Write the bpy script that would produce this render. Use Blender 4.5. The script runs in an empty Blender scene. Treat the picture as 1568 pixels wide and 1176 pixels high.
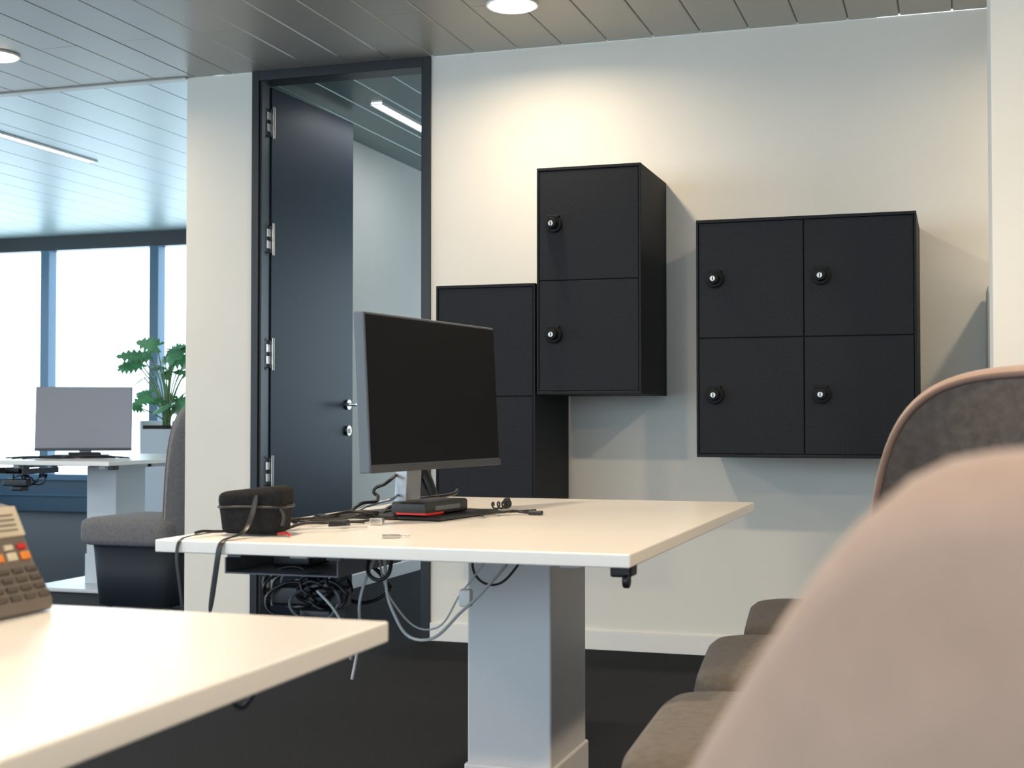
import bpy, bmesh, math, random
from mathutils import Vector, Matrix
random.seed(7)
S=bpy.context.scene
D=bpy.data
# ---------------------------------------------------------------- materials
def mat(name,col,rough=0.5,metal=0.0,emit=None,es=0,noise=None,bump=0,spec=None,sheen=0):
    m=D.materials.new(name); m.use_nodes=True
    nt=m.node_tree; b=nt.nodes['Principled BSDF']
    b.inputs['Base Color'].default_value=(*col,1)
    b.inputs['Roughness'].default_value=rough
    b.inputs['Metallic'].default_value=metal
    if spec is not None: b.inputs['Specular IOR Level'].default_value=spec
    if sheen: b.inputs['Sheen Weight'].default_value=sheen
    if emit:
        b.inputs['Emission Color'].default_value=(*emit,1); b.inputs['Emission Strength'].default_value=es
    if noise:
        sc,amt=noise
        tc=nt.nodes.new('ShaderNodeTexCoord'); n=nt.nodes.new('ShaderNodeTexNoise')
        n.inputs['Scale'].default_value=sc; n.inputs['Detail'].default_value=6
        nt.links.new(tc.outputs['Object'],n.inputs['Vector'])
        r=nt.nodes.new('ShaderNodeValToRGB')
        r.color_ramp.elements[0].position=0.3; r.color_ramp.elements[1].position=0.7
        r.color_ramp.elements[0].color=(*[c*(1-amt) for c in col],1)
        r.color_ramp.elements[1].color=(*[min(1,c*(1+amt)) for c in col],1)
        nt.links.new(n.outputs['Fac'],r.inputs['Fac']); nt.links.new(r.outputs['Color'],b.inputs['Base Color'])
        if bump:
            bp=nt.nodes.new('ShaderNodeBump'); bp.inputs['Strength'].default_value=bump; bp.inputs['Distance'].default_value=0.003
            nt.links.new(n.outputs['Fac'],bp.inputs['Height']); nt.links.new(bp.outputs['Normal'],b.inputs['Normal'])
    return m
M=dict(
 wall=mat('wall_paint',(.81,.79,.735),.85,noise=(3,.015)),
 carpet=mat('carpet',(.017,.019,.023),.95,noise=(180,.45),bump=.6,spec=.15),
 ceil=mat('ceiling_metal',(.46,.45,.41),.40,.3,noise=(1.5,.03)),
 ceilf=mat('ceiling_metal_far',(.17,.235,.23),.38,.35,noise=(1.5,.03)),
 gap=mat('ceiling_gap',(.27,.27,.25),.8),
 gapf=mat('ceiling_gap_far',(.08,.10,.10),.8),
 trim=mat('baseboard_white',(.82,.81,.79),.4),
 frame=mat('door_frame_black',(.009,.011,.015),.4),
 door=mat('door_leaf_navy',(.007,.017,.037),.42,noise=(60,.1),spec=.20),
 winf=mat('window_frame_blue',(.04,.11,.18),.4),
 winp=mat('window_panel_blue',(.03,.07,.11),.5),
 desk=mat('desk_laminate',(.90,.885,.86),.25,noise=(8,.012)),
 leg=mat('desk_leg_powdercoat',(.70,.70,.72),.35,.05),
 lock=mat('locker_black',(.011,.0125,.017),.65,noise=(140,.35),bump=.25,spec=.3),
 lockgap=mat('locker_shadow_gap',(.003,.003,.004),.8),
 blk=mat('black_plastic',(.010,.010,.012),.4),
 knob=mat('lock_knob_black',(.006,.006,.007),.6,spec=.25),
 blkm=mat('black_fabric',(.012,.012,.014),.85,noise=(120,.3),bump=.4,spec=.2),
 screen=mat('screen_black',(.003,.0035,.005),.42,spec=.10),
 sil=mat('silver_plastic',(.35,.38,.42),.35,.5),
 mside=mat('monitor_case_grey',(.08,.10,.13),.4),
 mbez=mat('monitor_bezel_dark',(.04,.045,.055),.4),
 steel=mat('brushed_steel',(.62,.6,.57),.28,1),
 core=mat('lock_core_steel',(.40,.40,.39),.35,1),
 grey=mat('grey_plastic',(.12,.13,.15),.5),
 mback=mat('monitor_grey',(.32,.32,.37),.4),
 red=mat('red_plastic',(.6,.02,.02),.4),
 orange=mat('orange_button',(.8,.25,.04),.4),
 keyc=mat('key_plastic',(.07,.055,.045),.45),
 phone=mat('phone_taupe',(.17,.14,.12),.45),
 lcd=mat('phone_lcd',(.70,.62,.48),.3),
 cabw=mat('cable_grey',(.50,.52,.54),.5),
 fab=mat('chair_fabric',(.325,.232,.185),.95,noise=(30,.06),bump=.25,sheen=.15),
 fabd=mat('chair_fabric_inner_shaded',(.085,.070,.063),.95,noise=(60,.22),bump=.6,sheen=.1),  # same upholstery, shade on the inside of the shell put into the colour
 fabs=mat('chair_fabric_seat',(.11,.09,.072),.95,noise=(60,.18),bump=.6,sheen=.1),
 fabg=mat('chair_fabric_grey',(.17,.165,.175),.95,noise=(60,.15),bump=.5,sheen=.1),
 pipe=mat('chair_piping',(.17,.11,.09),.8),
 skirt=mat('chair_base_dark',(.014,.020,.030),.7),
 leaf=mat('leaf_green',(.10,.30,.13),.45,noise=(6,.4)),
 stem=mat('stem_green',(.14,.25,.09),.5),
 soil=mat('soil',(.03,.02,.015),.95,noise=(40,.4)),
 pot=mat('planter_grey',(.60,.64,.68),.6),
 cab=mat('cabinet_beige',(.62,.60,.54),.5),
 dl=mat('downlight_emitter',(1,1,1),.5,emit=(1,.88,.70),es=22),
 strip=mat('strip_emitter',(1,1,1),.5,emit=(.95,.98,1),es=4),
 ring=mat('downlight_ring',(.85,.85,.82),.4),
)
def glassmat():
    m=D.materials.new('window_glass'); m.use_nodes=True; nt=m.node_tree; nt.nodes.clear()
    o=nt.nodes.new('ShaderNodeOutputMaterial'); t=nt.nodes.new('ShaderNodeBsdfTransparent'); g=nt.nodes.new('ShaderNodeBsdfGlossy')
    g.inputs['Roughness'].default_value=.02; t.inputs['Color'].default_value=(.93,.97,.98,1)
    mx=nt.nodes.new('ShaderNodeMixShader'); mx.inputs[0].default_value=.06
    nt.links.new(t.outputs[0],mx.inputs[1]); nt.links.new(g.outputs[0],mx.inputs[2]); nt.links.new(mx.outputs[0],o.inputs[0])
    return m
M['glass']=glassmat()
# ---------------------------------------------------------------- helpers
def G(name,loc=(0,0,0),rz=0):
    e=D.objects.new(name,None); e.location=loc; e.rotation_euler=(0,0,rz); e.empty_display_size=.1
    S.collection.objects.link(e); return e
def link(name,me,mt,parent=None,smooth=False,world=False):
    o=D.objects.new(name,me); S.collection.objects.link(o)
    if mt is not None:
        for mm in (mt if isinstance(mt,(list,tuple)) else [mt]): me.materials.append(mm)
    if smooth:
        for p in me.polygons: p.use_smooth=True
    if parent:
        o.parent=parent
        if world: o.matrix_parent_inverse=(Matrix.Translation(parent.location)@parent.rotation_euler.to_matrix().to_4x4()).inverted()
    return o
def bev(o,w,seg=2):
    if w:
        m=o.modifiers.new('bev','BEVEL'); m.width=w; m.segments=seg; m.limit_method='ANGLE'
        for p in o.data.polygons: p.use_smooth=True
        wn=o.modifiers.new('wn','WEIGHTED_NORMAL'); wn.keep_sharp=False
    return o
def addbox(bm,x0,x1,y0,y1,z0,z1):
    v=[bm.verts.new(c) for c in ((x0,y0,z0),(x1,y0,z0),(x1,y1,z0),(x0,y1,z0),(x0,y0,z1),(x1,y0,z1),(x1,y1,z1),(x0,y1,z1))]
    for f in ((0,3,2,1),(4,5,6,7),(0,1,5,4),(1,2,6,5),(2,3,7,6),(3,0,4,7)): bm.faces.new([v[i] for i in f])
def boxes(name,lst,mt,parent=None,bevel=0,world=False,seg=2):
    bm=bmesh.new()
    for b in lst: addbox(bm,*b)
    me=D.meshes.new(name); bm.to_mesh(me); bm.free()
    return bev(link(name,me,mt,parent,world=world),bevel,seg)
def box(name,x0,x1,y0,y1,z0,z1,mt,parent=None,bevel=0,world=False,seg=2):
    return boxes(name,[(x0,x1,y0,y1,z0,z1)],mt,parent,bevel,world,seg)
def cyl(name,c,r,h,axis,mt,parent=None,r2=None,world=False,seg=32,bevel=0):
    bm=bmesh.new(); bmesh.ops.create_cone(bm,cap_ends=True,segments=seg,radius1=r,radius2=r if r2 is None else r2,depth=h)
    d=Vector(axis).normalized(); q=Vector((0,0,1)).rotation_difference(d)
    bmesh.ops.transform(bm,matrix=Matrix.Translation(c)@q.to_matrix().to_4x4(),verts=bm.verts)
    me=D.meshes.new(name); bm.to_mesh(me); bm.free()
    o=link(name,me,mt,parent,world=world)
    if bevel: bev(o,bevel)
    return o
def wire(name,pts,r,mt,parent=None,world=False,cyc=False):
    cu=D.curves.new(name,'CURVE'); cu.dimensions='3D'; cu.bevel_depth=r; cu.bevel_resolution=3; cu.resolution_u=8
    s=cu.splines.new('BEZIER'); s.bezier_points.add(len(pts)-1)
    for bp,p in zip(s.bezier_points,pts): bp.co=p; bp.handle_left_type=bp.handle_right_type='AUTO'
    s.use_cyclic_u=cyc; cu.use_fill_caps=True
    return link(name,cu,mt,parent,world=world)
def prism(name,poly,axis,a0,a1,mt,parent=None,bevel=0,world=False):
    bm=bmesh.new()
    def P(p,a):
        return (p[0],a,p[1]) if axis=='y' else ((a,p[0],p[1]) if axis=='x' else (p[0],p[1],a))
    A=[bm.verts.new(P(p,a0)) for p in poly]; B=[bm.verts.new(P(p,a1)) for p in poly]
    bm.faces.new(A); bm.faces.new(B[::-1]); n=len(poly)
    for i in range(n): bm.faces.new((A[i],B[i],B[(i+1)%n],A[(i+1)%n]))
    bmesh.ops.recalc_face_normals(bm,faces=bm.faces)
    me=D.meshes.new(name); bm.to_mesh(me); bm.free()
    return bev(link(name,me,mt,parent,world=world),bevel)
# ---------------------------------------------------------------- dimensions
H=2.59; HF=2.90; YW=5.64; YN=12.2; XL=-10.4; XR=2.6; YB=-3.0
# floor / walls
box('floor',XL-.2,XR+.2,YB-.2,YN+.2,-.1,0,M['carpet'])
box('wall_back',-2.21,XR,YW,YW+.1,0,H,M['wall'])
box('wall_partition',-3.45,-3.31,YW,YN,0,HF,M['wall'])
box('wall_pier',-3.3101,-3.10,YW,YW+.1,0,H,M['wall'])
box('wall_right',XR,XR+.15,YB,YW+.1,0,H,M['wall'])
box('wall_inner_right',-.3,-.2,YW+.1,10.2,0,H,M['wall'])
# inner room far wall with an added, unseen window to light the room
boxes('wall_inner_far',[(-3.31,-.3,10.2,10.3,0,.5),(-3.31,-.3,10.2,10.3,2.45,H)],M['wall'])
wi=G('added_window_inner',(-1.8,10.25,1.4))
boxes('frame',[(-3.31,-.3,10.21,10.27,.5,.57),(-3.31,-.3,10.21,10.27,2.38,2.45)]+[(x-.03,x+.03,10.21,10.27,.57,2.38) for x in (-3.27,-2.3,-1.3,-.34)],M['winf'],wi,world=True)
box('glass',-3.3,-.31,10.235,10.245,.5,2.45,M['glass'],wi,world=True)
# rear wall: unseen glazing added behind the camera for cool fill light
boxes('wall_rear',[(1.2,XR,YB-.15,YB,0,H),(XL,1.2,YB-.15,YB,0,.36),(XL,1.2,YB-.15,YB,2.45,H)],M['wall'])
wi=G('added_window_rear',(-4,YB-.08,1.4))
boxes('frame',[(XL,1.2,YB-.11,YB-.04,.36,.42),(XL,1.2,YB-.11,YB-.04,2.39,2.45)]+[(1.15-1.35*k-.04,1.15-1.35*k+.04,YB-.11,YB-.04,.42,2.39) for k in range(9)],M['winf'],wi,world=True)
box('glass',XL,1.2,YB-.08,YB-.07,.4,2.42,M['glass'],wi,world=True)
# baseboards
box('baseboard_back',-2.21,.08,YW-.014,YW,0,.08,M['trim'],bevel=.003)
box('baseboard_back.001',.12,XR,YW-.014,YW,0,.08,M['trim'],bevel=.003)
box('baseboard_partition',-3.31,-3.296,YW+.12,10.2,0,.08,M['trim'],bevel=.003)
# ceiling
def planks(name,x0,x1,y0,y1,z,pitch=.2,brk=None,mm='ceil',gm='gap'):
    bm=bmesh.new(); n=int(round((x1-x0)/pitch)); 
    for i in range(n):
        a=x0+i*pitch; b=min(a+pitch-.004,x1)
        segs=[(y0,y1)]
        if brk:
            ys=[y0]+[v for v in [y0+(.5 if i%2 else 0)*brk+k*brk for k in range(1 if i%2==0 else 0,20)] if y0<v<y1]+[y1]
            segs=[(ys[k],ys[k+1]-.003) for k in range(len(ys)-1)]
        for s in segs:
            w=.003
            v=[bm.verts.new(c) for c in ((a+w,s[0],z),(b-w,s[0],z),(b-w,s[1],z),(a+w,s[1],z),(a,s[0],z+.004),(b,s[0],z+.004),(b,s[1],z+.004),(a,s[1],z+.004),(a,s[0],z+.02),(b,s[0],z+.02),(b,s[1],z+.02),(a,s[1],z+.02))]
            bm.faces.new((v[3],v[2],v[1],v[0])); bm.faces.new((v[0],v[4],v[7],v[3])); bm.faces.new((v[1],v[2],v[6],v[5]))
            bm.faces.new((v[4],v[8],v[11],v[7])); bm.faces.new((v[5],v[6],v[10],v[9])); bm.faces.new((v[0],v[1],v[5],v[4])); bm.faces.new((v[2],v[3],v[7],v[6]))
            bm.faces.new((v[4],v[5],v[9],v[8])); bm.faces.new((v[6],v[7],v[11],v[10])); bm.faces.new((v[8],v[9],v[10],v[11]))
    bmesh.ops.recalc_face_normals(bm,faces=bm.faces)
    nf=len(bm.faces)
    addbox(bm,x0,x1,y0,y1,z+.007,z+.06)
    bm.faces.ensure_lookup_table()
    for f in bm.faces[nf:]: f.material_index=1
    me=D.meshes.new(name); bm.to_mesh(me); bm.free()
    return link(name,me,[M[mm],M[gm]])
planks('ceiling',XL,XR,YB,YW,H,brk=3.2)
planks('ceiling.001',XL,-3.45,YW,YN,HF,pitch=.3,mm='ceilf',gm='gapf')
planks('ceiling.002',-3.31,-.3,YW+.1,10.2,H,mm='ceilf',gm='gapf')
box('trim_1',XL,-3.45,YW-.02,YW+.03,H-.006,HF,M['ceil'])
# window wall (far) and window wall (left)
def window_wall(name,along,a0,a1,mull,pos,top,z0,inward):
    g=G(name,((a0+a1)/2,pos,1.4) if along=='x' else (pos,(a0+a1)/2,1.4))
    def B(nm,lst,mt,bv=0):
        l=[]
        for (u0,u1,p0,p1,z_0,z_1) in lst:
            l.append((u0,u1,p0,p1,z_0,z_1) if along=='x' else (p0,p1,u0,u1,z_0,z_1))
        boxes(nm,l,mt,g,bv,world=True)
    p=pos
    B('sill_panel',[(a0,a1,p,p+.1,0,z0)],M['winp'])
    B('sill_rail',[(a0,a1,p-.03,p+.1,z0-.03,z0+.03),(a0,a1,p-.015,p+.1,.16,.175)] if inward>0 else [(a0,a1,p,p+.13,z0-.03,z0+.03)],M['winf'])
    B('header',[(a0,a1,p-.02,p+.12,top-.15,top)],M['frame'])
    B('mullions',[(m-.052,m+.052,p-.03,p+.10,z0,top-.15) for m in mull],M['winf'])
    B('glass',[(a0,a1,p+.045,p+.055,z0,top-.15)],M['glass'])
x237=YN*(-.309+.951*(237-784)/2090.)/(.951+.309*(237-784)/2090.); x70=YN*(-.309+.951*(70-784)/2090.)/(.951+.309*(70-784)/2090.)
MX=[x237+(x237-x70),x237,x70,x70-(x237-x70)]
window_wall('window_1','x',XL,-3.45,[x for x in MX if XL<x<-3.5],YN,HF,.36,1)
window_wall('window_2','y',YB,YN,[YB+.6+1.35*i for i in range(11)],XL-.1,HF,.36,-1)
box('wall_left_header',XL-.1,XL,YB,YW,H,HF,M['wall'])
# ---------------------------------------------------------------- door
d=G('door_frame',(-2.65,YW,1.3))
f0,f1=-3.10,-2.21
boxes('jambs',[(f0,f0+.036,YW-.012,YW+.11,0,H-.0),(f1-.036,f1,YW-.012,YW+.11,0,H),(f0+.036,f1-.036,YW-.012,YW+.11,H-.045,H)],M['frame'],d,world=True,bevel=.002)
boxes('stops',[(f0+.036,f0+.048,YW+.0,YW+.03,0,H-.045),(f1-.048,f1-.036,YW,YW+.05,0,H-.045)],M['frame'],d,world=True)
for i,ypix in enumerate([185,365,542,722,902]):
    z=.98-(ypix-640)*6.38/2090
    boxes('hinge_%d'%i,[(f0+.036,f0+.045,YW+.035,YW+.10,z-.065,z+.065)],M['frame'],d,world=True,bevel=.002)
    cyl('hinge_pin_%d'%i,(f0+.055,YW+.098,z),.008,.15,(0,0,1),M['steel'],d,world=True)
    boxes('hinge_plate_%d'%i,[(f0+.045,f0+.048,YW+.05,YW+.09,z+.01,z+.045),(f0+.045,f0+.048,YW+.05,YW+.09,z-.045,z-.01)],M['steel'],d,world=True)
L=G('door_1',(-3.058,YW+.105,0),math.radians(-2.6))
box('leaf',-.04,0,0,.835,.012,2.54,M['door'],L,bevel=.002)
cyl('rose',(.006,.775,1.05),.026,.012,(1,0,0),M['steel'],L)
wire('lever',[(.01,.775,1.05),(.05,.775,1.05),(.06,.76,1.05),(.06,.66,1.05)],.009,M['steel'],L)
cyl('key_rose',(.006,.775,.915),.026,.012,(1,0,0),M['steel'],L)
box('key_cylinder',.008,.022,.770,.780,.90,.925,M['steel'],L)
# ---------------------------------------------------------------- lockers
def locker(name,x0,x1,z0,z1,cols,rows,locks=True):
    yf,yb=5.15,YW-.001
    g=G(name,((x0+x1)/2,(yf+yb)/2,(z0+z1)/2))
    box('body',x0,x1,yf+.018,yb,z0,z1,M['lock'],g,.003,world=True)
    t=.012
    boxes('rim',[(x0,x1,yf-.002,yf+.02,z1-t,z1),(x0,x1,yf-.002,yf+.02,z0,z0+t),(x0,x0+t*.7,yf-.002,yf+.02,z0+t,z1-t),(x1-t*.7,x1,yf-.002,yf+.02,z0+t,z1-t)],M['lock'],g,.0015,world=True)
    box('recess',x0+.005,x1-.005,yf+.010,yf+.019,z0+.005,z1-.005,M['lockgap'],g,world=True)
    w=(x1-x0-2*t*.7)/cols; h=(z1-z0-2*t)/rows
    for c in range(cols):
        for r in range(rows):
            a=x0+t*.7+c*w; b=z0+t+r*h
            box('door_panel_%d_%d'%(c,r),a+.002,a+w-.002,yf,yf+.016,b+.002,b+h-.002,M['lock'],g,.002,world=True)
            if locks:
                cx=a+.062; cz=b+h*.5+.005
                cyl('lock_base_%d_%d'%(c,r),(cx,yf-.008,cz),.034,.018,(0,1,0),M['knob'],g,world=True,bevel=.003)
                cyl('lock_knob_%d_%d'%(c,r),(cx,yf-.03,cz),.021,.03,(0,1,0),M['knob'],g,world=True,bevel=.003)
                cyl('lock_core_%d_%d'%(c,r),(cx,yf-.047,cz-.002),.0105,.006,(0,1,0),M['core'],g,world=True,bevel=.0015)
                boxes('lock_slot_%d_%d'%(c,r),[(cx-.0015,cx+.0015,yf-.052,yf-.049,cz-.009,cz+.005)],M['knob'],g,world=True)
                boxes('lock_hasp_%d_%d'%(c,r),[(cx-.024,cx+.024,yf-.018,yf-.0,cz+.022,cz+.034)],M['knob'],g,world=True,bevel=.002)
    return g
locker('wall_locker',-1.996,-1.577,.618,1.514,1,2)
locker('wall_locker',-1.570,-1.150,1.073,1.968,1,2)
locker('wall_locker',-.936,-.131,.832,1.733,2,2)
# ---------------------------------------------------------------- column + cabinet right
box('column_right',.100,.50,4.0,4.4,0,H,M['wall'],bevel=.004)
g=G('storage_cabinet',(.42,5.5,.7))
box('carcass',.115,.75,5.34,YW-.016,.03,1.47,M['cab'],g,.004,world=True)
boxes('doors',[(.12,.43,5.32,5.34,.06,1.45),(.435,.745,5.32,5.34,.06,1.45)],M['cab'],g,.003,world=True)
boxes('feet',[(.15,.2,5.36,5.4,0,.03),(.66,.71,5.36,5.4,0,.03),(.15,.2,5.56,5.6,0,.03),(.66,.71,5.56,5.6,0,.03)],M['blk'],g,world=True)
# ---------------------------------------------------------------- desks
def desk(x0,x1,y0,y1,dx=0,dy=0):
    cx,cy=(x0+x1)/2,(y0+y1)/2
    g=G('standing_desk',(cx,cy,0))
    hx,hy=(x1-x0)/2,(y1-y0)/2
    box('top',-hx,hx,-hy,hy,.726,.75,M['desk'],g,.003,seg=3)
    a,b=dx,dy
    box('column_upper',a-.100,a+.100,b-.15,b+.15,.18,.70,M['leg'],g,.006,seg=3)
    box('column_lower',a-.106,a+.106,b-.157,b+.157,.02,.195,M['leg'],g,.006,seg=3)
    box('foot_plate',a-.33,a+.33,b-.40,b+.40,0,.022,M['leg'],g,.006)
    boxes('support_frame',[(a-.3,a+.3,b-.14,b-.10,.70,.726),(a-.3,a+.3,b+.10,b+.14,.70,.726),(a-.3,a-.26,-hy+.2,hy-.2,.70,.726),(a+.26,a+.3,-hy+.2,hy-.2,.70,.726)],M['leg'],g,.002)
    box('height_control',hx-.05,hx-.012,-hy+.06,-hy+.11,.703,.726,M['blk'],g,.004)
    return g
desk(-1.447,-.525,2.26,3.76,.02,.09)
desk(-1.535,-.613,-.05,1.435)
desk(-5.17,-4.25,6.2,7.7)
# cable hook under near desk
h=G('cable_hook',(-.72,1.15,.7))
wire('hook',[(-.700,1.30,.726),(-.705,1.30,.705),(-.712,1.295,.682),(-.722,1.29,.674),(-.732,1.29,.69),(-.738,1.29,.72)],.0025,M['blk'],h,world=True)
box('hook_plate',-.755,-.690,1.28,1.315,.716,.7255,M['blk'],h,.002,world=True)
# clip at centre desk corner
h=G('bag_hook',(-.56,2.30,.7))
cyl('hook_disc',(-.545,2.32,.698),.013,.012,(1,0,0),M['blk'],h,world=True,bevel=.003)
box('hook_stem',-.551,-.539,2.314,2.326,.70,.7255,M['blk'],h,world=True)
# ---------------------------------------------------------------- monitors
def monitor(name,loc,rz,w,hh,zc,tilt,scr,back,neck=None):
    g=G(name,loc,rz)     # screen normal = local +X
    t=Matrix.Translation((0,0,zc))@Matrix.Rotation(-tilt,4,'Y')
    a=boxes('panel',[(-.028,0,-w/2,w/2,-hh/2,hh/2)],back,g,.004)
    b=boxes('screen_glass',[(0,.002,-w/2+.006,w/2-.006,-hh/2+.018,hh/2-.006)],scr,g,.0005)
    c=boxes('lower_bezel',[(0,.003,-w/2,w/2,-hh/2,-hh/2+.015)],M['mbez'],g,.001)
    e=boxes('rear_bulge',[(-.055,-.026,-w*.28,w*.28,-hh*.3,hh*.3)],back,g,.012)
    for o in (a,b,c,e): o.matrix_local=t
    prism('neck',[(-.10,.0+.014),(-.065,.014),(-.05,zc+.04),(-.075,zc+.04)],'y',-.035,.035,M['sil'],g,.004)
    box('base_plate',-.17,.10,-.17,.13,0,.009,M['blk'],g,.004)
    return g
monitor('computer_monitor',(-1.165,3.015,.7515),math.radians(-7.5),.635,.352,.285,math.radians(3),M['screen'],M['mside'])
g=G('docking_station',(-1.155,2.945,.7615),math.radians(-7))
box('case',-.045,.045,-.105,.105,0,.030,M['blk'],g,.006)
box('red_stripe',-.03,.046,-.1058,-.02,.002,.006,M['red'],g)
box('red_edge',.0445,.0462,-.10,-.03,.001,.004,M['red'],g)
box('port_strip',.0445,.046,-.06,.06,.010,.02,M['grey'],g)
# second monitor at far desk
monitor('computer_monitor',(-4.99,7.02,.7515),math.radians(-62),.56,.385,.225,math.radians(5),M['mback'],M['mback'])
g=G('docking_station',(-4.80,6.76,.7525),math.radians(-50))
box('case',-.045,.045,-.09,.09,0,.03,M['blk'],g,.006); box('red_stripe',.0445,.046,-.07,.07,.006,.012,M['red'],g)
# desk phone (generic)
def phone(name,loc,rz,sc=1,body=None):
    body=body or M['phone']
    g=G(name,loc,rz); g.scale=(sc,)*3   # local: front edge at x=0 rising to -x, width along y
    p0,p1=(-.028,.058),(-.058,.122)
    prism('body',[(0,0),(0,.014),p0,p1,(-.080,.126),(-.13,.03),(-.13,0)],'y',-.1,.1,body,g,.005)
    def face(p0,p1,t,u): return (p0[0]+(p1[0]-p0[0])*t,u,p0[1]+(p1[1]-p0[1])*t)
    def pad(nm,p0,p1,t,y,lx,ly,th,mt):
        ang=math.atan2(p1[1]-p0[1],-(p1[0]-p0[0]))
        o=boxes(nm,[(-lx/2,lx/2,-ly/2,ly/2,-th/2,th)],mt,g,.0012)
        o.matrix_local=Matrix.Translation(face(p0,p1,t,y))@Matrix.Rotation(ang,4,'Y'); return o
    pad('display',p0,p1,.72,.04,.038,.112,.004,M['lcd'])
    for k in range(4): pad('display_line_%d'%k,p0,p1,.56+.09*k,.045,.002,.08,.0055,M['phone'])
    q0,q1=(0,.014),p0
    for i in range(4):
        for j in range(6): pad('key_%d_%d'%(i,j),q0,q1,.14+.22*i,-.04+.025*j,.007,.018,.003,M['keyc'])
    for j in range(5): pad('soft_key_%d'%j,p0,p1,.10,-.012+.024*j,.010,.015,.004,M['orange'] if j in(1,2,4) else M['lcd'])
    for j in range(5): pad('soft_key_b%d'%j,p0,p1,.27,-.012+.024*j,.007,.015,.003,M['lcd'] if j%2 else M['red'])
    box('handset_bar',-.075,-.035,-.095,-.05,.09,.15,body,g,.012)
    wire('handset',[(-.015,-.073,.04),(-.03,-.073,.085),(-.06,-.073,.14),(-.08,-.073,.155)],.019,body,g)
    return g
phone('desk_telephone',(-1.03,1.293,.751),0)
phone('desk_telephone',(-1.27,3.30,.751),math.radians(15),.8,M['blk'])
pts=[]
for i in range(90):
    a=i*.75; t=i/89
    pts.append((-1.10+.02*math.sin(t*5)+.006*math.cos(a), 3.22+.20*t, .762+.008*math.sin(a)))
g=G('telephone_cord',(-1.1,3.3,.76)); wire('coil',pts,.0022,M['blk'],g,world=True)
# ---------------------------------------------------------------- pouch with strap
g=G('camera_pouch',(-1.318,2.42,.7515),math.radians(10))
bm=bmesh.new(); bmesh.ops.create_cube(bm,size=1)
bmesh.ops.scale(bm,vec=(.12,.09,.088),verts=bm.verts); bmesh.ops.translate(bm,vec=(0,0,.046),verts=bm.verts)
bmesh.ops.bevel(bm,geom=bm.edges[:],offset=.018,segments=4,affect='EDGES',profile=.6)
for v in bm.verts:
    if v.co.z>.05: v.co.x*=1.1; v.co.y*=1.07
    v.co.z+= .005*math.sin(v.co.x*30) if v.co.z>.06 else 0
me=D.meshes.new('pouch'); bm.to_mesh(me); bm.free(); link('pouch_body',me,M['blkm'],g,True)
wire('zip',[( .067,-.0,.055),(.057,-.048,.055),(0,-.050,.056),(-.057,-.048,.055),(-.067,0,.055),(-.057,.048,.055),(0,.050,.055),(.057,.048,.055)],.0026,M['blk'],g,cyc=True)
wire('zip_pull',[(.062,-.043,.053),(.072,-.051,.038),(.069,-.053,.02)],.0035,M['blk'],g)
def strap(name,pts,w,mt,g):
    bm=bmesh.new(); prev=None
    for p in pts:
        p=Vector(p); a=bm.verts.new(p+Vector((-w/2,0,0))); b=bm.verts.new(p+Vector((w/2,.002,0)))
        if prev: bm.faces.new((prev[0],prev[1],b,a))
        prev=(a,b)
    me=D.meshes.new(name); bm.to_mesh(me); bm.free()
    o=link(name,me,mt,g,world=True,smooth=True); m=o.modifiers.new('s','SOLIDIFY'); m.thickness=.002
    m=o.modifiers.new('ss','SUBSURF'); m.levels=m.render_levels=2
    return o
strap('strap',[(-1.29,2.368,.834),(-1.292,2.360,.80),(-1.295,2.342,.765),(-1.298,2.31,.755),(-1.30,2.27,.7545),(-1.302,2.250,.748),(-1.305,2.248,.72),(-1.312,2.249,.68),(-1.322,2.248,.61)],.012,M['blk'],g)
strap('strap_tail',[(-1.37,2.39,.757),(-1.39,2.34,.755),(-1.392,2.27,.7545),(-1.393,2.251,.747),(-1.393,2.248,.71),(-1.385,2.248,.67),(-1.378,2.248,.61)],.007,M['blk'],g)
# ---------------------------------------------------------------- cables on desk
g=G('desk_cables',(-1.25,2.8,.755))
def squig(nm,a,b,n,amp,r,mt,par=None):
    a=Vector(a); b=Vector(b); P=[]
    for i in range(n):
        t=i/(n-1); p=a.lerp(b,t)
        if 0<i<n-1: p+=Vector((random.uniform(-amp,amp),random.uniform(-amp,amp),random.uniform(0,amp*.25)))
        P.append(p)
    return wire(nm,P,r,mt,par or g,world=True)
z=.755
squig('cable_1',(-1.30,2.52,z),(-1.20,2.85,z),7,.03,.0032,M['blk'])
squig('cable_2',(-1.38,2.50,z),(-1.26,3.0,z),8,.035,.0038,M['blk'])
squig('cable_3',(-1.33,2.62,z),(-1.24,3.05,z),8,.04,.003,M['blk'])
squig('cable_4',(-1.42,2.36,z),(-1.38,2.42,z),4,.01,.003,M['blk'])
squig('cable_5',(-1.27,2.45,z),(-1.16,2.60,z),5,.02,.0022,M['cabw'])
squig('cable_6',(-1.08,3.05,z),(-.95,3.1,z),6,.02,.003,M['blk'])
squig('cable_7',(-1.03,2.95,z+.002),(-.98,3.2,z),6,.02,.003,M['blk'])
squig('cable_8',(-1.255,2.39,z),(-1.22,2.37,z),3,.01,.0025,M['red'])
squig('cable_9',(-1.26,3.0,.80),(-1.30,2.86,z),5,.02,.003,M['sil'])
squig('cable_10',(-1.36,2.75,z),(-1.25,2.86,z+.01),6,.03,.0045,M['blk'])
squig('cable_11',(-1.32,2.85,z),(-1.26,2.99,z+.09),6,.03,.004,M['blk'])
squig('cable_12',(-1.28,2.95,z),(-1.22,3.3,z+.04),6,.03,.0045,M['blk'])
squig('cable_13',(-1.40,2.56,z),(-1.22,2.72,z),6,.02,.003,M['blk'])
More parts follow.
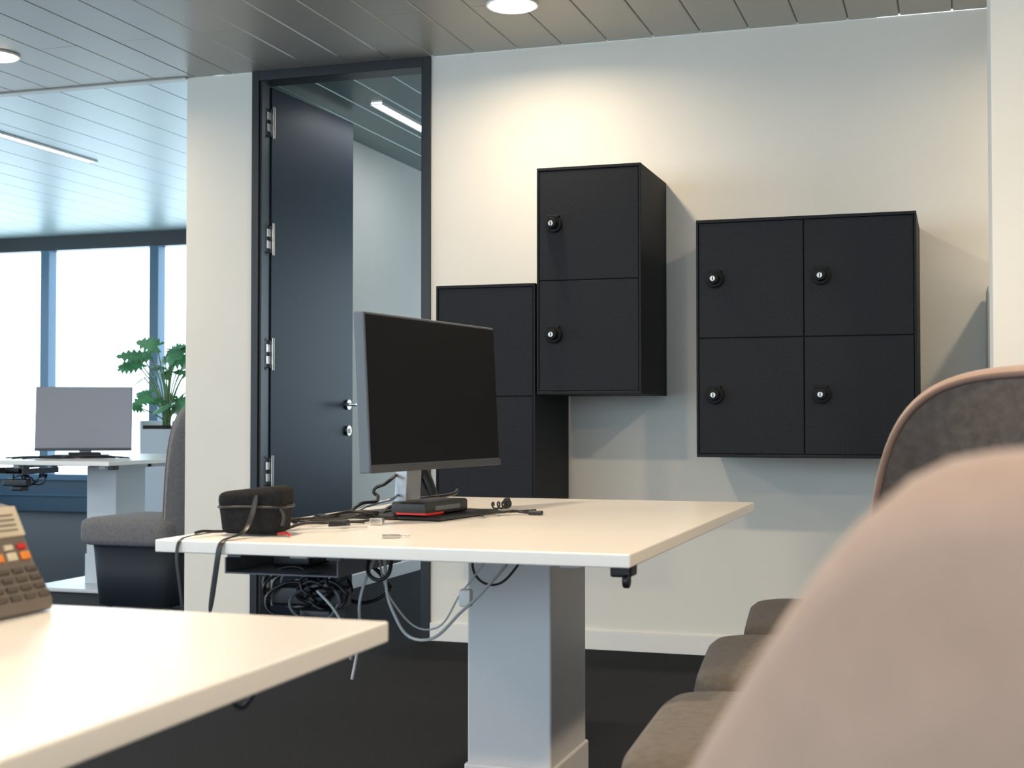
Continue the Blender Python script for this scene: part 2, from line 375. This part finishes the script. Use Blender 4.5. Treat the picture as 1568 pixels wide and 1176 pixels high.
box('plug_1',-.965,-.93,3.09,3.105,z-.004,z+.006,M['blk'],g,.003,world=True)
box('plug_2',-1.25,-1.21,2.60,2.63,z-.004,z+.012,M['blk'],g,.004,world=True)
box('plug_3',-1.20,-1.17,2.70,2.715,z-.004,z+.010,M['steel'],g,.002,world=True)
g=G('usb_key',(-1.03,2.42,.751),.5)
box('stick',-.018,.018,-.006,.006,0,.006,M['steel'],g,.001); wire('ring',[(.02,0,.003),(.03,.006,.003),(.036,0,.003),(.03,-.006,.003)],.001,M['steel'],g,cyc=True)
# ---------------------------------------------------------------- under-desk cables
def undercables(name,ox,oy,n=10,seed=3):
    random.seed(seed)
    g=G(name,(ox,oy,.66))
    boxes('tray',[(ox-.13,ox+.12,oy-.16,oy+.16,.668,.671),(ox-.13,ox-.127,oy-.16,oy+.16,.671,.70),(ox+.117,ox+.12,oy-.16,oy+.16,.671,.70)],M['grey'],g,world=True)
    boxes('tray_brackets',[(ox-.13,ox-.10,oy-.15,oy-.13,.70,.7255),(ox+.09,ox+.12,oy-.15,oy-.13,.70,.7255),(ox-.13,ox-.10,oy+.13,oy+.15,.70,.7255),(ox+.09,ox+.12,oy+.13,oy+.15,.70,.7255)],M['grey'],g,world=True)
    box('power_strip',ox-.06,ox+.10,oy-.10,oy-.05,.60,.64,M['blk'],g,.006,world=True)
    box('power_adapter',ox-.09,ox+.0,oy-.04,oy+.06,.672,.70,M['blk'],g,.006,world=True)
    box('power_adapter_b',ox+.02,ox+.09,oy-.13,oy-.06,.575,.60,M['blk'],g,.006,world=True)
    for i in range(n):
        P=[];cx=ox+random.uniform(-.06,.08);cz=random.uniform(.61,.66);r=random.uniform(.025,.05);cy=oy+random.uniform(-.14,.05)
        for k in range(7):
            a=k*1.05+random.uniform(-.2,.2); P.append((cx+r*math.cos(a)*1.3,cy+random.uniform(-.02,.02),cz+r*math.sin(a)*.8))
        wire('loop_%d'%i,P,random.choice([.003,.0038,.0045]),M['blk'] if i%4 else M['grey'],g,world=True,cyc=True)
    return g
g=undercables('cable_tray',-1.27,2.60,16)
wire('hang_1',[(-1.12,2.55,.70),(-1.13,2.5,.62),(-1.14,2.52,.56),(-1.16,2.55,.50),(-1.17,2.55,.45)],.003,M['cabw'],g,world=True)
wire('hang_2',[(-1.10,2.55,.70),(-1.07,2.52,.60),(-1.0,2.5,.545),(-.93,2.55,.60),(-.88,2.6,.66),(-.85,2.65,.71)],.0032,M['cabw'],g,world=True)
wire('hang_3',[(-1.14,2.6,.71),(-1.10,2.6,.60),(-1.02,2.6,.55),(-.95,2.6,.63),(-.90,2.62,.70)],.002,M['cabw'],g,world=True)
wire('hang_4',[(-.97,2.8,.71),(-1.0,2.8,.66),(-.96,2.8,.62),(-.90,2.8,.66),(-.88,2.8,.71)],.0028,M['blk'],g,world=True)
wire('hang_5',[(-1.11,2.5,.71),(-1.10,2.48,.67),(-1.07,2.48,.665),(-1.06,2.5,.71)],.004,M['blk'],g,world=True)
wire('hang_6',[(-1.20,2.45,.64),(-1.16,2.45,.60),(-1.14,2.47,.54),(-1.15,2.5,.50)],.0028,M['cabw'],g,world=True)
box('plug_white',-.955,-.93,2.59,2.61,.60,.635,M['trim'],g,.004,world=True)
undercables('cable_tray',-5.02,6.5,6,5)
g=G('desk_cables',(-4.9,6.7,.755)); random.seed(12)
for i in range(6): squig('cable_%d'%i,(-5.1+random.uniform(-.05,.2),6.35+random.uniform(0,.3),z),(-4.6+random.uniform(-.15,.15),6.7,z),6,.05,.004,M['blk'])
# ---------------------------------------------------------------- tub chairs (local -X is the front)
def tub(loc,rz=0,zs=.49,ztop=1.08,p=4.6,PH=78,fab='fab',inner='fabd',seat='fabs',prof=None,x0=-.30,srot=0):
    g=G('tub_chair',loc,rz)
    rx,ry=.265,.285; th=.028
    nf=72; bm=bmesh.new(); rows=[]
    zb=zs-.12
    PHr=math.radians(PH)
    def ztf(deg,s):
        if prof:
            def lin(d):
                for (a,za),(b,zb_) in zip(prof,prof[1:]):
                    if a<=d<=b: return za+(zb_-za)*(d-a)/(b-a)
                return prof[-1][1] if d>prof[-1][0] else prof[0][1]
            return sum(lin(abs(abs(deg)+o)) for o in (-3,-2,-1,0,1,2,3))/7
        return zb+(ztop-zb)*max(.0,(1-abs(s)**p))**(1/p)
    rim=[]
    for i in range(nf+1):
        s=-1+2*i/nf
        s=math.sin(s*math.pi/2)
        ph=s*PHr
        zt=max(ztf(math.degrees(ph),s),zb+.10)
        c,sn=math.cos(ph),math.sin(ph)
        nrm=Vector((c/rx,sn/ry,0)).normalized()
        loop=[]
        nz=9
        def base(zz):
            l=.05*(zz-zs)/.55
            return Vector(((rx+l)*c,(ry+l*.3)*sn,zz))
        for k in range(nz): loop.append(base(zb+(zt-th-zb)*k/(nz-1))-nrm*th)
        for a in (150,120,90,60,30):
            r=math.radians(a); loop.append(base(zt-th)+nrm*th*math.cos(r)+Vector((0,0,th*math.sin(r))))
        for k in range(nz): loop.append(base(zt-th+(zb-zt+th)*k/(nz-1))+nrm*th)
        rim.append(base(zt-th)-nrm*(th*.95)+Vector((0,0,th*.4)))
        rows.append([bm.verts.new(v) for v in loop])
    n=len(rows[0])
    for i in range(nf):
        for k in range(n-1):
            f=bm.faces.new((rows[i][k],rows[i+1][k],rows[i+1][k+1],rows[i][k+1]))
            f.material_index=1 if k<9 else 0
        bm.faces.new((rows[i][n-1],rows[i+1][n-1],rows[i+1][0],rows[i][0]))
    bm.faces.new(rows[0]); bm.faces.new(rows[nf][::-1])
    bmesh.ops.recalc_face_normals(bm,faces=bm.faces)
    me=D.meshes.new('shell'); bm.to_mesh(me); bm.free()
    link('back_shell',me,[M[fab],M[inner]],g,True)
    wire('piping',rim,.0055,M['pipe'],g)
    def slab(nm,x0,x1,hw,z0,z1,mt,e=8,dome=.012,taper=1):
        bm=bmesh.new(); N=64; R=[]
        pf=[(0.90,z0),(.975,z0+.008),(1,z0+.03),(1,z1-.035),(.985,z1-.014),(.94,z1-.003),(.85,z1+dome*.3),(.6,z1+dome*.7),(.3,z1+dome)]
        if taper!=1: pf=[(taper,z0),(1,z1)]
        cx=(x0+x1)/2; hx=(x1-x0)/2
        for s,zz in pf:
            ring=[]
            for k in range(N):
                a=2*math.pi*k/N; ca,sa=math.cos(a),math.sin(a)
                ring.append(bm.verts.new((cx+hx*s*math.copysign(abs(ca)**(2/e),ca),hw*s*math.copysign(abs(sa)**(2/e),sa),zz)))
            R.append(ring)
        for i in range(len(R)-1):
            for k in range(N): bm.faces.new((R[i][k],R[i][(k+1)%N],R[i+1][(k+1)%N],R[i+1][k]))
        bm.faces.new(R[0][::-1]); bm.faces.new(R[-1])
        me=D.meshes.new(nm); bm.to_mesh(me); bm.free(); o=link(nm,me,mt,g,True); o.rotation_euler=(0,0,srot); return o
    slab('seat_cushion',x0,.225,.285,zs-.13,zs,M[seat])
    slab('base_skirt',x0+.05,.22,.245,.05,zs-.12,M['skirt'],taper=.9)
    for i,(a,b) in enumerate(((-.17,-.17),(-.17,.17),(.17,-.17),(.17,.17))): cyl('foot_%d'%i,(a,b,.026),.018,.052,(0,0,1),M['blk'],g)
    return g
rad=math.radians
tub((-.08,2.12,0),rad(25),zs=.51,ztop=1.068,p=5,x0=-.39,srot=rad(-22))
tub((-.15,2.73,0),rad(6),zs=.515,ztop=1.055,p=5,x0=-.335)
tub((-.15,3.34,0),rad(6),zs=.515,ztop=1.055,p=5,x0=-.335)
tub((.084,.774,0),rad(-60),.40,.975,prof=[(0,.971),(44,.971),(50,.964),(54,.942),(60,.896),(68,.836),(78,.74)])
tub((-3.87,6.08,0),0,.48,1.075,PH=50,fab='fabg',inner='fabg',seat='fabg')
# ---------------------------------------------------------------- planter with monstera
g=G('potted_monstera',(-5.66,9.0,0))
prism('planter',[(-.14,0),(.14,0),(.15,.96),(.125,.96),(.12,.90),(-.12,.90),(-.125,.96),(-.15,.96)],'y',-.14,.14,M['pot'],g,.006)
boxes('soil',[(-.125,.125,-.138,.138,.88,.925)],M['soil'],g)
def leaf(nm,base,tip,size,mt,g):
    base=Vector(base); tip=Vector(tip); ax=(tip-base).normalized()
    up=Vector((random.uniform(-.4,.4),random.uniform(-.9,-.2),random.uniform(.2,.8)))
    side=ax.cross(up).normalized(); nn=side.cross(ax).normalized()
    bm=bmesh.new()
    N=13; Lp=[];C=[]
    for i in range(N):
        t=i/(N-1)
        w=.52*math.sin(math.pi*min(1,t*.92+.10))**.7
        if 1<i<N-2 and i%2==0: w*=.48
        y=t-.12*(1-t)
        C.append(bm.verts.new(base+ax*size*t-nn*size*.12*t*t))
        row=[]
        for sg in (-1,1):
            row.append(bm.verts.new(base+ax*size*(y-(.16*(1-t)))+side*sg*w*size-nn*size*(.12*t*t+.10*w)))
        Lp.append(row)
    for i in range(N-1):
        for s in (0,1):
            vs=[C[i],C[i+1],Lp[i+1][s],Lp[i][s]]
            bm.faces.new(vs if s else vs[::-1])
    me=D.meshes.new(nm); bm.to_mesh(me); bm.free(); link(nm,me,mt,g,True)
random.seed(21)
for i in range(34):
    a=i*2.4+random.uniform(-.3,.3); rr=random.uniform(.04,.25); zz=random.uniform(1.10,1.56)-rr*.25
    p=Vector((rr*math.cos(a),rr*.8*math.sin(a),zz))
    out=Vector((math.cos(a),math.sin(a),random.uniform(-.5,.35))).normalized()
    wire('stem_%d'%i,[(random.uniform(-.03,.03),random.uniform(-.03,.03),.92),(p.x*.4,p.y*.4,.92+(zz-.92)*.6),tuple(p)],.005,M['stem'],g)
    leaf('leaf_%d'%i,p,p+out,random.uniform(.12,.20),M['leaf'],g)
# ---------------------------------------------------------------- light fittings
def area(name,loc,rot,sx,sy,e,col,shape='RECTANGLE',spread=math.pi,parent=None,portal=False):
    l=D.lights.new(name,'AREA'); l.shape=shape; l.size=sx
    if shape=='RECTANGLE': l.size_y=sy
    l.energy=e; l.color=col; l.spread=spread
    if portal: l.cycles.is_portal=True
    o=D.objects.new(name,l); o.location=loc; o.rotation_euler=rot; S.collection.objects.link(o)
    if parent: o.parent=parent; o.location=Vector(loc)-parent.location
    return o
def downlight(x,y,e=15,z=H):
    g=G('ceiling_downlight',(x,y,z))
    cyl('ring',(0,0,-.003),.103,.008,(0,0,1),M['ring'],g,bevel=.002)
    cyl('diffuser',(0,0,-.0085),.088,.004,(0,0,1),M['dl'],g)
    area('lamp',(x,y,z-.014),(0,0,0),.17,0,e,(1,.78,.54),'DISK',math.radians(165),g)
for x in (-4.04,-1.63,.78):
    for y in (5.02,2.4,-.2): downlight(x,y,13 if y>5 else (38 if (x>0 and y>2) else 31))
def striplight(x,y0,y1,z,e):
    g=G('ceiling_strip_light',(x,(y0+y1)/2,z))
    boxes('housing',[(-.04,-.03,-(y1-y0)/2,(y1-y0)/2,-.012,0),(.03,.04,-(y1-y0)/2,(y1-y0)/2,-.012,0)],M['ring'],g)
    boxes('diffuser',[(-.03,.03,-(y1-y0)/2,(y1-y0)/2,-.006,-.001)],M['strip'],g)
    boxes('louvres',[(-.03,.03,-(y1-y0)/2+.03*k,-(y1-y0)/2+.03*k+.004,-.010,-.006) for k in range(int((y1-y0)/.03))],M['ring'],g)
    area('lamp',(x,(y0+y1)/2,z-.016),(0,0,0),.06,y1-y0,e,(.9,.96,1),parent=g)
striplight(-2.80,6.38,7.7,H,4)
striplight(-6.12,7.2,8.7,HF,6)
area('window_portal',((XL-3.45)/2,YN-.05,1.55),(math.radians(-90),0,0),6.9,2.4,1,(1,1,1),portal=True)
area('window_portal',(XL+.03,4.6,1.55),(0,math.radians(-90),0),2.4,15,1,(1,1,1),portal=True)
area('window_portal',(-1.8,10.18,1.5),(math.radians(-90),0,0),2.9,1.9,1,(1,1,1),portal=True)  # portal of the added inner room window
area('window_portal',(-4.6,YB+.02,1.4),(math.radians(90),0,0),11.5,2.1,1,(1,1,1),portal=True)  # portal of the added rear glazing
# ---------------------------------------------------------------- world
w=D.worlds.new('sky'); S.world=w; w.use_nodes=True
bg=w.node_tree.nodes['Background']; bg.inputs[0].default_value=(.76,.88,1,1); bg.inputs[1].default_value=5.5
# ---------------------------------------------------------------- camera
c=D.cameras.new('camera'); c.lens=48; c.sensor_width=36; c.clip_start=.02
c.dof.use_dof=True; c.dof.focus_distance=4.2; c.dof.aperture_fstop=8
co=D.objects.new('camera',c); co.location=(0,0,.98); co.rotation_euler=(math.radians(91.43),0,math.radians(18)); S.collection.objects.link(co)
S.camera=co
S.view_settings.view_transform='Standard'
